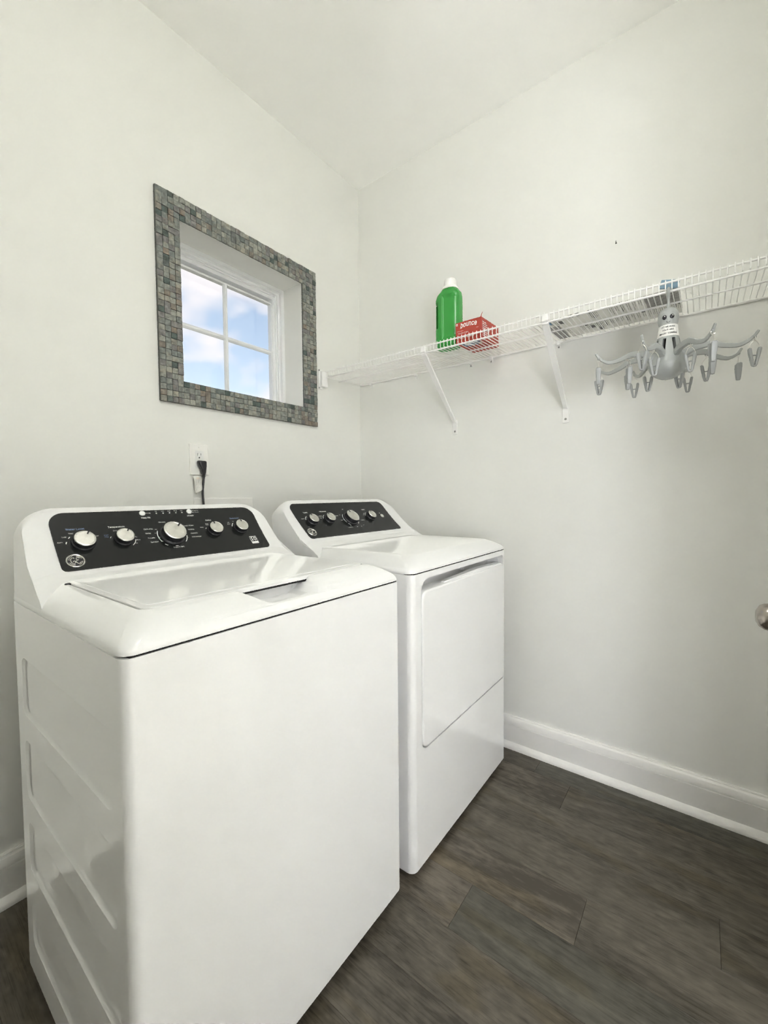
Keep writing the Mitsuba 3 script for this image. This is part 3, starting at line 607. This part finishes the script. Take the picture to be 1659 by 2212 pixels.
def under(p, n, uv):
    g = fbm(p.x*55, p.y*55, 0., 3); c = mix((.80, .81, .80), (.05, .08, .17), smoothstep(.47, .54, g))
    return mix(c, mi.Color3f(.55, .53, .40), smoothstep(.60, .68, fbm(p.x*40+7, p.y*40, 2., 2)))
pr('print_photo', None, .5, tex=proc(under))
obj('picture', put(bx(.012, .088, -.0006, .0004, -.062, -.004), BM), 'print_photo', bxk, smooth=False, label='blue and white picture printed on the underside')
# flat packet with a printed sheet, in crumpled clear film
pk = thing('printed_packet', 'flat packet with black printed text underneath lying on the wire shelf', 'packet')
def printed(p, n, uv):
    x, y = p.x+.28, -p.y-1.05           # x 0 (front) .. 0.25 (wall), y 0 .. 0.37 along the shelf
    col = dr.select(x < .125, 0., 1.)
    ln = dr.floor(y/.0054); fy = y/.0054-ln
    length = .55+.45*cell_rand(ln, col, 5); xx = dr.select(x < .125, (x-.018)/.10, (x-.137)/.095)
    para = cell_rand(dr.floor(y/.027), col, 9)
    on = dr.select((xx > .0) & (xx < length) & (fy > .28) & (fy < .72) & (para > .16), 1., 0.)
    word = dr.select(noise(x*420, ln*7.3) > .34, 1., .25)
    heavy = dr.select(cell_rand(ln, 77, 1) > .88, 1., .62)
    ink = on*word*heavy
    blk = cell_rand(dr.floor(y/.020), dr.floor(x/.042), 21); by = y/.020-dr.floor(y/.020); bxx = x/.042-dr.floor(x/.042)
    ink = dr.maximum(ink, dr.select((blk > .93) & (by > .12) & (by < .8) & (bxx > .08) & (bxx < .85), .92, 0.))
    c = mix((.78, .775, .72), (.05, .05, .05), ink)
    pic = dr.select((y < .055) & (x > .09), 1., 0.)+dr.select((y > .322) & (x < .14), 1., 0.)
    c = mix(c, mix((.07, .07, .07), (.45, .43, .41), fbm(p.x*70, p.y*70, 0., 3)), dr.clip(pic, 0., 1.)*.85)
    c = mix(c, mi.Color3f(.12, .26, .42), dr.select((y > .012) & (y < .040) & (x > .022) & (x < .062) & (dr.abs(y-.026-(x-.04)*.3) > .002), 1., 0.))
    return c
pr('blue_print', (.15, .25, .33), .4)
pr('print_text', None, .5, tex=proc(printed))
pz = lambda x: sz(x)+.0072
def sheet(x0, x1, y0, y1, th, nx=12, ny=24, am=.0015, seed=1):
    R = np.linspace(0, 1, nx+1); S = np.linspace(0, 1, ny+1); X, Y = np.meshgrid(x0+(x1-x0)*R, y0+(y1-y0)*S, indexing='ij')
    n = meshkit.fbm(np.stack([X*22, Y*22, X*0+seed], -1), 3, seed)
    edge = np.minimum(np.minimum(R[:, None], 1-R[:, None])*6, np.minimum(S[None], 1-S[None])*9).clip(0, 1)
    low = np.vectorize(pz)(X); hi = low+th*(.35+.65*edge)+am*n*2
    a = np.stack([X, Y, low], -1).reshape(-1, 3); b = np.stack([X, Y, hi], -1).reshape(-1, 3); F = []; N = len(a); q = ny+1
    for i in range(nx):
        for j in range(ny):
            k = i*q+j; F += [[k, k+1, k+q+1], [k, k+q+1, k+q], [N+k, N+k+q+1, N+k+1], [N+k, N+k+q, N+k+q+1]]
    ed = [(i*q) for i in range(nx+1)]+[nx*q+j for j in range(1, ny+1)]+[i*q+ny for i in range(nx-1, -1, -1)]+[j for j in range(ny-1, 0, -1)]
    for s, t in zip(ed, ed[1:]+ed[:1]): F += [[s, t, t+N], [s, t+N, s+N]]
    m = trimesh.Trimesh(np.vstack([a, b]), F, process=False); m.fix_normals(); return m
obj('sheet', sheet(-.262, -.022, -1.462, -1.062, .010), 'print_text', pk, smooth=25)
def film(seed, y0, y1, x0, x1, base, amp, nx=26, ny=60):
    R = np.linspace(0, 1, nx+1); S = np.linspace(0, 1, ny+1); X, Y = np.meshgrid(x0+(x1-x0)*R, y0+(y1-y0)*S, indexing='ij')
    n = np.abs(meshkit.fbm(np.stack([X*30, Y*24, X*0+seed], -1), 4, seed)-.5)*2
    env = np.minimum(1, np.minimum(R[:, None], 1-R[:, None])*5)*np.minimum(1, np.minimum(S[None], 1-S[None])*5+.15)
    Z = np.vectorize(pz)(X)+.001+base*env+amp*n*(.4+.6*env)*(1+1.6*np.exp(-((Y+1.47)/.05)**2))
    V = np.stack([X+.006*(n-.5), Y, Z], -1).reshape(-1, 3); F = []; q = ny+1
    for i in range(nx):
        for j in range(ny): k = i*q+j; F += [[k, k+1, k+q+1], [k, k+q+1, k+q]]
    return trimesh.Trimesh(V, F, process=False)
obj('blue_label', put(rbx(-.002, .002, -.024, .024, 0, .026, .0012, 8), trn(-.2575, -1.434, pz(-.2575)+.009) @ trimesh.transformations.rotation_matrix(.25, [1, 0, 0])), 'blue_print', pk, label='small blue printed label at the end')
obj('clear_wrap', film(5, -1.545, -.995, -.254, -.012, .016, .028), 'clear_film', pk, label='crumpled clear plastic wrap', smooth=False)

# ------------------------------------------------------------------ octopus laundry hanger
oc = thing('octopus_hanger', 'grey octopus-shaped laundry drying hanger with clips hanging from the shelf rail', 'clothes hanger')
OX, OY = -.280, -1.4368
k_ = .9755; Z = lambda z: 1.124+(z-1.124)*k_
PRO = [(0, Z(1.4700)), (.012, Z(1.4705)), (.024, Z(1.4755)), (.0370, Z(1.4850)), (.0455, Z(1.4985)), (.0485, Z(1.5120)), (.0460, Z(1.5260)), (.0405, Z(1.5420)), (.0335, Z(1.5650)), (.0282, Z(1.5880)), (.0250, Z(1.6080)), (.0235, Z(1.6200)), (.0232, Z(1.6290)), (.0240, Z(1.6360)), (.0258, Z(1.6460)), (.0262, Z(1.6540)), (.0250, Z(1.6640)), (.0215, Z(1.6725)), (.0150, Z(1.6790)), (.0080, Z(1.6815)), (0, Z(1.6820))]
pp = np.array(PRO)
from scipy.interpolate import PchipInterpolator
tt = np.linspace(0, 1, len(pp)); q = np.linspace(0, 1, 90); fine = np.c_[PchipInterpolator(tt, pp[:, 0])(q), PchipInterpolator(tt, pp[:, 1])(q)]; fine[[0, -1], 0] = 0
body = mf(lathe(fine, 64))
ANG = [math.radians(167-45*k) for k in range(8)]
rad_at = lambda z: float(np.interp(z, pp[6:, 1], pp[6:, 0]))
for a in ANG:
    zt_, zb_ = Z(1.586), Z(1.532); dq = np.array([math.cos(a), math.sin(a), 0]); sq = np.array([-dq[1], dq[0], 0])
    sl = mbx(-.0044, .0044, .014, .060, zb_, zt_).rotate((0, 0, math.degrees(a)-90)); body = body-sl
ob = obj('body', put(tm(body), trn(OX, OY, 0)), 'grey_plastic', oc, smooth=35)
obj('slot_shade', put(lathe([(0, Z(1.52)), (.019, Z(1.52)), (.017, Z(1.595)), (0, Z(1.595))], 24), trn(OX, OY, 0)), 'dark_gap', oc, label='black filler coloured as the shade inside the slots', smooth=False)  # near-black insert stands in for the shade inside the hollow body
hk = [(OX, OY, Z(1.680)), (OX, OY, Z(1.700)), (OX-.001, OY, Z(1.716)), (OX-.009, OY, Z(1.7245)), (OX-.0105, OY, Z(1.733)), (OX-.005, OY, Z(1.7395)), (OX+.003, OY, Z(1.7395)), (OX+.0085, OY, Z(1.734)), (OX+.0085, OY, Z(1.727))]
from scipy.interpolate import CubicSpline
hp = CubicSpline(np.arange(len(hk)), np.array(hk))(np.linspace(0, len(hk)-1, 40))
hr = np.interp(np.linspace(0, 1, 40), [0, .12, .4, 1], [.0048, .0036, .0042, .0040])
obj('hook', tube(hp, hr, 10), 'grey_plastic', oc)
FA = math.radians(183.5)
def on_body(az, z, off=0.):
    r = float(np.interp(z, pp[6:, 1], pp[6:, 0]))+off; r2 = float(np.interp(z+.001, pp[6:, 1], pp[6:, 0]))+off
    n = np.array([.001*math.cos(az), .001*math.sin(az), -(r2-r)]); n /= np.linalg.norm(n)
    ex = np.array([math.sin(az), -math.cos(az), 0]); ex = -ex if False else ex
    p = np.array([OX+r*math.cos(az), OY+r*math.sin(az), z]); return frame(p, -ex, np.cross(n, -ex), n)
for s in (-1, 1):
    fr = on_body(FA+s*.36, Z(1.6485)); e = trimesh.creation.icosphere(3, 1.0); e.apply_scale((.0058, .0064, .0022))
    k = obj('eye', put(e, fr), 'black_plastic', oc, smooth=True); g = trimesh.creation.icosphere(2, 1.0); g.apply_scale((.0016, .0016, .0008)); obj('glint', put(g, fr @ trn(.0012, .0024, .0019)), 'ink_white', k, smooth=True)
sm = []
for t in np.linspace(-1, 1, 11): sm.append(on_body(FA+t*.19, Z(1.6325)+.0028*t*t, .0002)[:3, 3])
obj('mouth', tube(sm, .0006, 6), 'black_plastic', oc)
zl0, zl1 = Z(1.592), Z(1.627)
obj('label_band', put(lathe([(rad_at(z)+.0006, z) for z in np.linspace(zl0, zl1, 8)], 64), trn(OX, OY, 0)), 'label_white', oc, label='white paper band with black lettering')
LB = used and [k for k in scene if k.startswith('octopus_hanger__label_band')][0]
def wrap(t, z0):
    V = t.vertices.copy(); out = []
    for x, y, z in V:
        zz_ = z0+y; r = rad_at(zz_)+.0009+z; az = FA+x/.0258; out.append((OX+r*math.cos(az), OY+r*math.sin(az), zz_))
    t = t.copy(); t.vertices = np.array(out); return t
def wtext(s, h, z0, xo=0.):
    t = text(s, h, .0003, True); t = t.subdivide_to_size(.003) if len(t.faces) < 4000 else t; t.apply_translation((xo, 0, 0)); return wrap(t, z0)
for q, zq in (('LET ME HOLD', 1.6180), ('YOUR WET', 1.6085), ('BEACH TOWELS', 1.5985)): obj('text_line', wtext(q, .0042, Z(zq)), 'ink_dark', LB, smooth=False)
# eight arms
AR = PchipInterpolator([.020, .040, .070, .100, .135, .165, .188, .206], [Z(1.5260), Z(1.5360), Z(1.5470), Z(1.5480), Z(1.5330), Z(1.5260), Z(1.5350), Z(1.5570)])
for a in ANG:
    dq = np.array([math.cos(a), math.sin(a), 0.]); sq = np.array([-dq[1], dq[0], 0.]); rr = np.linspace(.022, .204, 34); R = []
    for r in rr:
        t = (r-.022)/.182; hh = .0076*(1-t)**.8+.0030; ww = .0050*(1-t)+.0024; slope = float(AR(r+.001)-AR(r-.001))/.002
        up = np.array([0, 0, 1.])-dq*slope; up /= np.linalg.norm(up); c = np.array([OX, OY, float(AR(r))])+dq*r
        e = ell(ww, hh, 5.0, 20); R.append(np.array([c+sq*u+up*v for u, v in e]))
    m = loft(R); m.fix_normals(); obj('arm', m, 'grey_plastic', oc, smooth=40)
def clip(parent, top, yaw, size=1.20, lean=0.):
    """peg clip hung from a ring: wire spring bow, two jaws that meet at the lower end"""
    S = size*k_; Mx = trn(*top) @ rotz(yaw) @ trimesh.transformations.rotation_matrix(lean, [1, 0, 0]) @ np.diag([S, S, S, 1])
    jaws = []
    for s in (-1, 1):
        R = []
        for (z, xo, w, th) in ((-.0215, .0088, .0045, .0022), (-.0235, .0088, .0058, .0034), (-.034, .0074, .0060, .0034), (-.050, .0046, .0052, .0029), (-.060, .0028, .0042, .0025), (-.0625, .0024, .0026, .0014)):
            R.append(np.array([(s*xo+th*u, w*v, z) for u, v in ell(1, 1, 4, 14)]))
        m = loft(R); m.fix_normals(); jaws.append(m)
    jaws.append(bx(-.0075, .0075, -.0022, .0022, -.0390, -.0370)); jaws.append(bx(-.0022, .0022, -.0040, .0040, -.0625, -.0595))
    k = obj('clip', put(cat(jaws), Mx), 'clip_grey', parent)
    bow = [(-.0050, 0, -.0300), (-.0086, 0, -.0220), (-.0078, 0, -.0150), (-.0040, 0, -.0080), (0, 0, -.0050), (.0040, 0, -.0080), (.0078, 0, -.0150), (.0086, 0, -.0220), (.0050, 0, -.0300)]
    bp = CubicSpline(np.arange(9), np.array(bow))(np.linspace(0, 8, 28)); obj('spring', put(tube(bp, .0007, 6), Mx), 'chrome', k)
    a = np.linspace(0, 2*np.pi, 19); obj('ring', put(tube(np.c_[a*0, .0038*np.sin(a), -.0012+.0045*np.cos(a)], .0007, 6, False), Mx), 'chrome', k)
yaws = {0: (1.7, 1.2), 1: (.35, .2), 2: (.45, 1.35), 3: (1.9, 1.6), 4: (1.2, 1.6), 5: (1.4, .15), 6: (.2, 1.75), 7: (1.5, .35)}
for i, a in enumerate(ANG):
    for j, r in enumerate((.108, .196)):
        t = (r-.022)/.182; z = float(AR(r))-(.0076*(1-t)**.8+.0030)-.0035
        p = (OX+r*math.cos(a), OY+r*math.sin(a), z)
        ear = put(trimesh.creation.icosphere(1, .0042), trn(p[0], p[1], z+.0035)); obj('eyelet', ear, 'grey_plastic', oc, smooth=True)
        clip(oc, (p[0], p[1], z), yaws[i][j])

# ------------------------------------------------------------------ outlet, plug, tag, outlet box, nail, lamp, added hall lights
ot = thing('wall_outlet', 'white wall outlet plate with a duplex receptacle under the mosaic window frame', 'outlet')
OXa, OXb, OZa, OZb = -.9875, -.9140, 1.2085, 1.3250; oc_x = (OXa+OXb)/2
obj('plate', put(slab(OXa, OXb, OZa, OZb, 0, .0060, .003, .0022), FRONT(0, 0, 0)), 'paint_trim', ot)
rc = obj('receptacle', put(slab(oc_x-.0168, oc_x+.0168, 1.2335, 1.3000, .004, .0070, .002, .0008), FRONT(0, 0, 0)), 'satin_plastic', ot)
obj('slot', cat([put(bx(-.0078, -.0062, -.0045, .0045, 0, .0075), FRONT(oc_x, 0, 1.2855)), put(bx(.0052, .0066, -.0038, .0038, 0, .0075), FRONT(oc_x, 0, 1.2855)), put(lathe([(0, .0075), (.0026, .0075), (.0026, 0)][::-1], 14), FRONT(oc_x-.0004, 0, 1.2740))]), 'dark_gap', rc, smooth=False)
for z in (1.3130, 1.2200): obj('screw', put(lathe([(0, .0075), (.0022, .0072), (.003, .0058)][::-1], 12), FRONT(oc_x, 0, z)), 'satin_plastic', ot)
pl = thing('power_plug', 'black plug with black cord in the wall outlet', 'plug')
def psec(z, w, y0, y1, xo=0): e = ell(w, (y0-y1)/2, 3.5, 24); return np.array([(oc_x+.004+xo+u, (y0+y1)/2+v, z) for u, v in e])
pm = loft([psec(1.2130, .0075, -.012, -.026, .004), psec(1.2165, .0080, -.011, -.027, .004), psec(1.2300, .0095, -.009, -.030, .003), psec(1.2420, .0140, -.0075, -.031, 0), psec(1.2520, .0162, -.0072, -.030, -.001), psec(1.2590, .0160, -.0072, -.028, -.001), psec(1.2620, .0135, -.009, -.024, -.001)]); pm.fix_normals()
obj('plug_body', pm, 'black_plastic', pl, smooth=40)
for i in range(3): obj('strain_relief', put(lathe([(.0066, -.001), (.0078, 0), (.0066, .001)], 20), trn(oc_x+.0085, -.019, 1.2105-.004*i)), 'black_plastic', pl)
cp_ = CubicSpline([0, 1, 2, 3, 4, 5], np.array([(oc_x+.0085, -.019, 1.216), (oc_x+.0085, -.019, 1.196), (oc_x+.005, -.016, 1.150), (oc_x+.0065, -.016, 1.100), (oc_x+.012, -.020, 1.04), (oc_x+.03, -.04, .90)]))(np.linspace(0, 5, 40))
obj('cord', tube(cp_, .0042, 10), 'black_plastic', pl)
tg = thing('paper_tag', 'crumpled white paper tag with printed lines on the cord below the outlet', 'tag')
nu, nv = 10, 14; Vt, Ft = [], []
for i in range(nu+1):
    for j in range(nv+1):
        u, v = i/nu, j/nv; x = -.9800+.0085*v+u*(.036-.010*v); z = 1.2040-.056*v+.010*(u-.5)*v*1.6
        y = -.006-.016*math.sin(u*2.6+.3)-.004*math.sin(v*5+u*4); Vt.append((x, y, z))
for i in range(nu):
    for j in range(nv): k = i*(nv+1)+j; Ft += [[k, k+1, k+nv+2], [k, k+nv+2, k+nv+1]]
def tagp(p, n, uv):
    l = dr.select((uv.y > .18) & (dr.abs(uv.x-.42) < .36), 1., 0.)*dr.select(dr.abs(uv.x*8-dr.floor(uv.x*8)-.5) < .12, 1., 0.)*dr.select(noise(uv.y*60, dr.floor(uv.x*8)*3.) > .25, 1., 0.)
    warn = dr.select((uv.x > .18) & (uv.x < .5) & (uv.y > .08) & (uv.y < .22), .5, 0.)
    c = mix((.80, .79, .75), (.10, .10, .10), l*.75); return mix(c, mi.Color3f(.80, .62, .50), warn)
pr('print_tag', None, .6, tex=proc(tagp))
Vt = np.array(Vt); uvt = np.array([(i/nu, j/nv) for i in range(nu+1) for j in range(nv+1)])
obj('leaf', trimesh.Trimesh(Vt, Ft, process=False), 'print_tag', tg, smooth=True, uv=uvt)
V2 = Vt.copy(); V2 = V2[:, :]*1.0; V2[:, 1] = -.004-.003*np.sin(uvt[:, 0]*3); V2[:, 0] += .006; V2[:, 2] -= .004
obj('leaf', trimesh.Trimesh(V2, Ft, process=False), 'paper', tg, smooth=True)
wb = thing('blank_plate', 'plain white plate on the wall behind the washing machine top', 'wall plate')
obj('plate', put(slab(-.9745, -.7170, .94, 1.1195, 0, .0045, .002, .0015), FRONT(0, 0, 0)), 'paint_trim', wb)
nl = thing('nail', 'tiny dark bent nail in the right wall above the wire shelf', 'nail')
obj('shank', tube([(0, -1.2548, 2.0560), (-.008, -1.2548, 2.0560), (-.011, -1.2550, 2.0530), (-.010, -1.2560, 2.0470)], .0014, 8), 'zinc', nl)
obj('head', put(lathe([(0, .001), (.0026, .0005), (.0026, -.0008), (0, -.001)][::-1], 12), trn(-.010, -1.2562, 2.0470)), 'dark_gap', nl)
def lamp(at, R, drop, col, label):
    cl = thing('ceiling_lamp', label, 'lamp')
    obj('canopy', put(lathe([(0, 0), (.065, 0), (.065, -.012), (.05, -.024), (.008, -.028), (.008, -drop+R*.9), (.03, -drop+R*.99), (0, -drop+R*.99)][::-1], 32), trn(at[0], at[1], H)), 'nickel', cl)
    dm = trimesh.creation.icosphere(3, R); dm.apply_translation((at[0], at[1], H-drop))
    k = obj('globe', dm, 'glass_dome', cl, smooth=True)
    scene[k]['emitter'] = {'type': 'area', 'radiance': rgb(*col)}
lamp(LAMP_AT, .135, .45, [c*LAMP_POWER for c in LAMP], 'frosted glass globe lamp hanging from the laundry room ceiling')
lamp((-1.50, -2.95), .20, .34, [c*ADDED_HALL_POWER for c in ADDED_HALL], 'large frosted glass globe fill light added in the unseen hall, straight behind the washing machine')  # added hall light, out of view, brightens the machine fronts
def added_fill_lamp(FLX, FLY, FLZ, R, power, label):  # added light globes in the unseen hall, lifting the lower surfaces
    fl_ = thing('added_fill_lamp', label, 'lamp')
    obj('base', put(lathe([(0, 0), (.15, 0), (.15, .015), (.02, .03), (.011, .04), (.011, FLZ-R*.97), (0, FLZ-R*.97)], 32), trn(FLX, FLY, 0)), 'nickel', fl_)
    g_ = trimesh.creation.icosphere(3, R); g_.apply_translation((FLX, FLY, FLZ))
    k = obj('globe', g_, 'glass_dome', fl_, smooth=True)
    scene[k]['emitter'] = {'type': 'area', 'radiance': rgb(*[c*power for c in ADDED_HALL])}
added_fill_lamp(-2.75, -2.85, 1.00, .32, ADDED_FILL_POWER, 'large paper globe fill light added at the left end of the unseen hall, farther from the doorway')
added_fill_lamp(-2.95, -2.33, .85, .20, ADDED_FILL_POWER*.55, 'small paper globe fill light added at the left end of the unseen hall, nearer to the doorway')
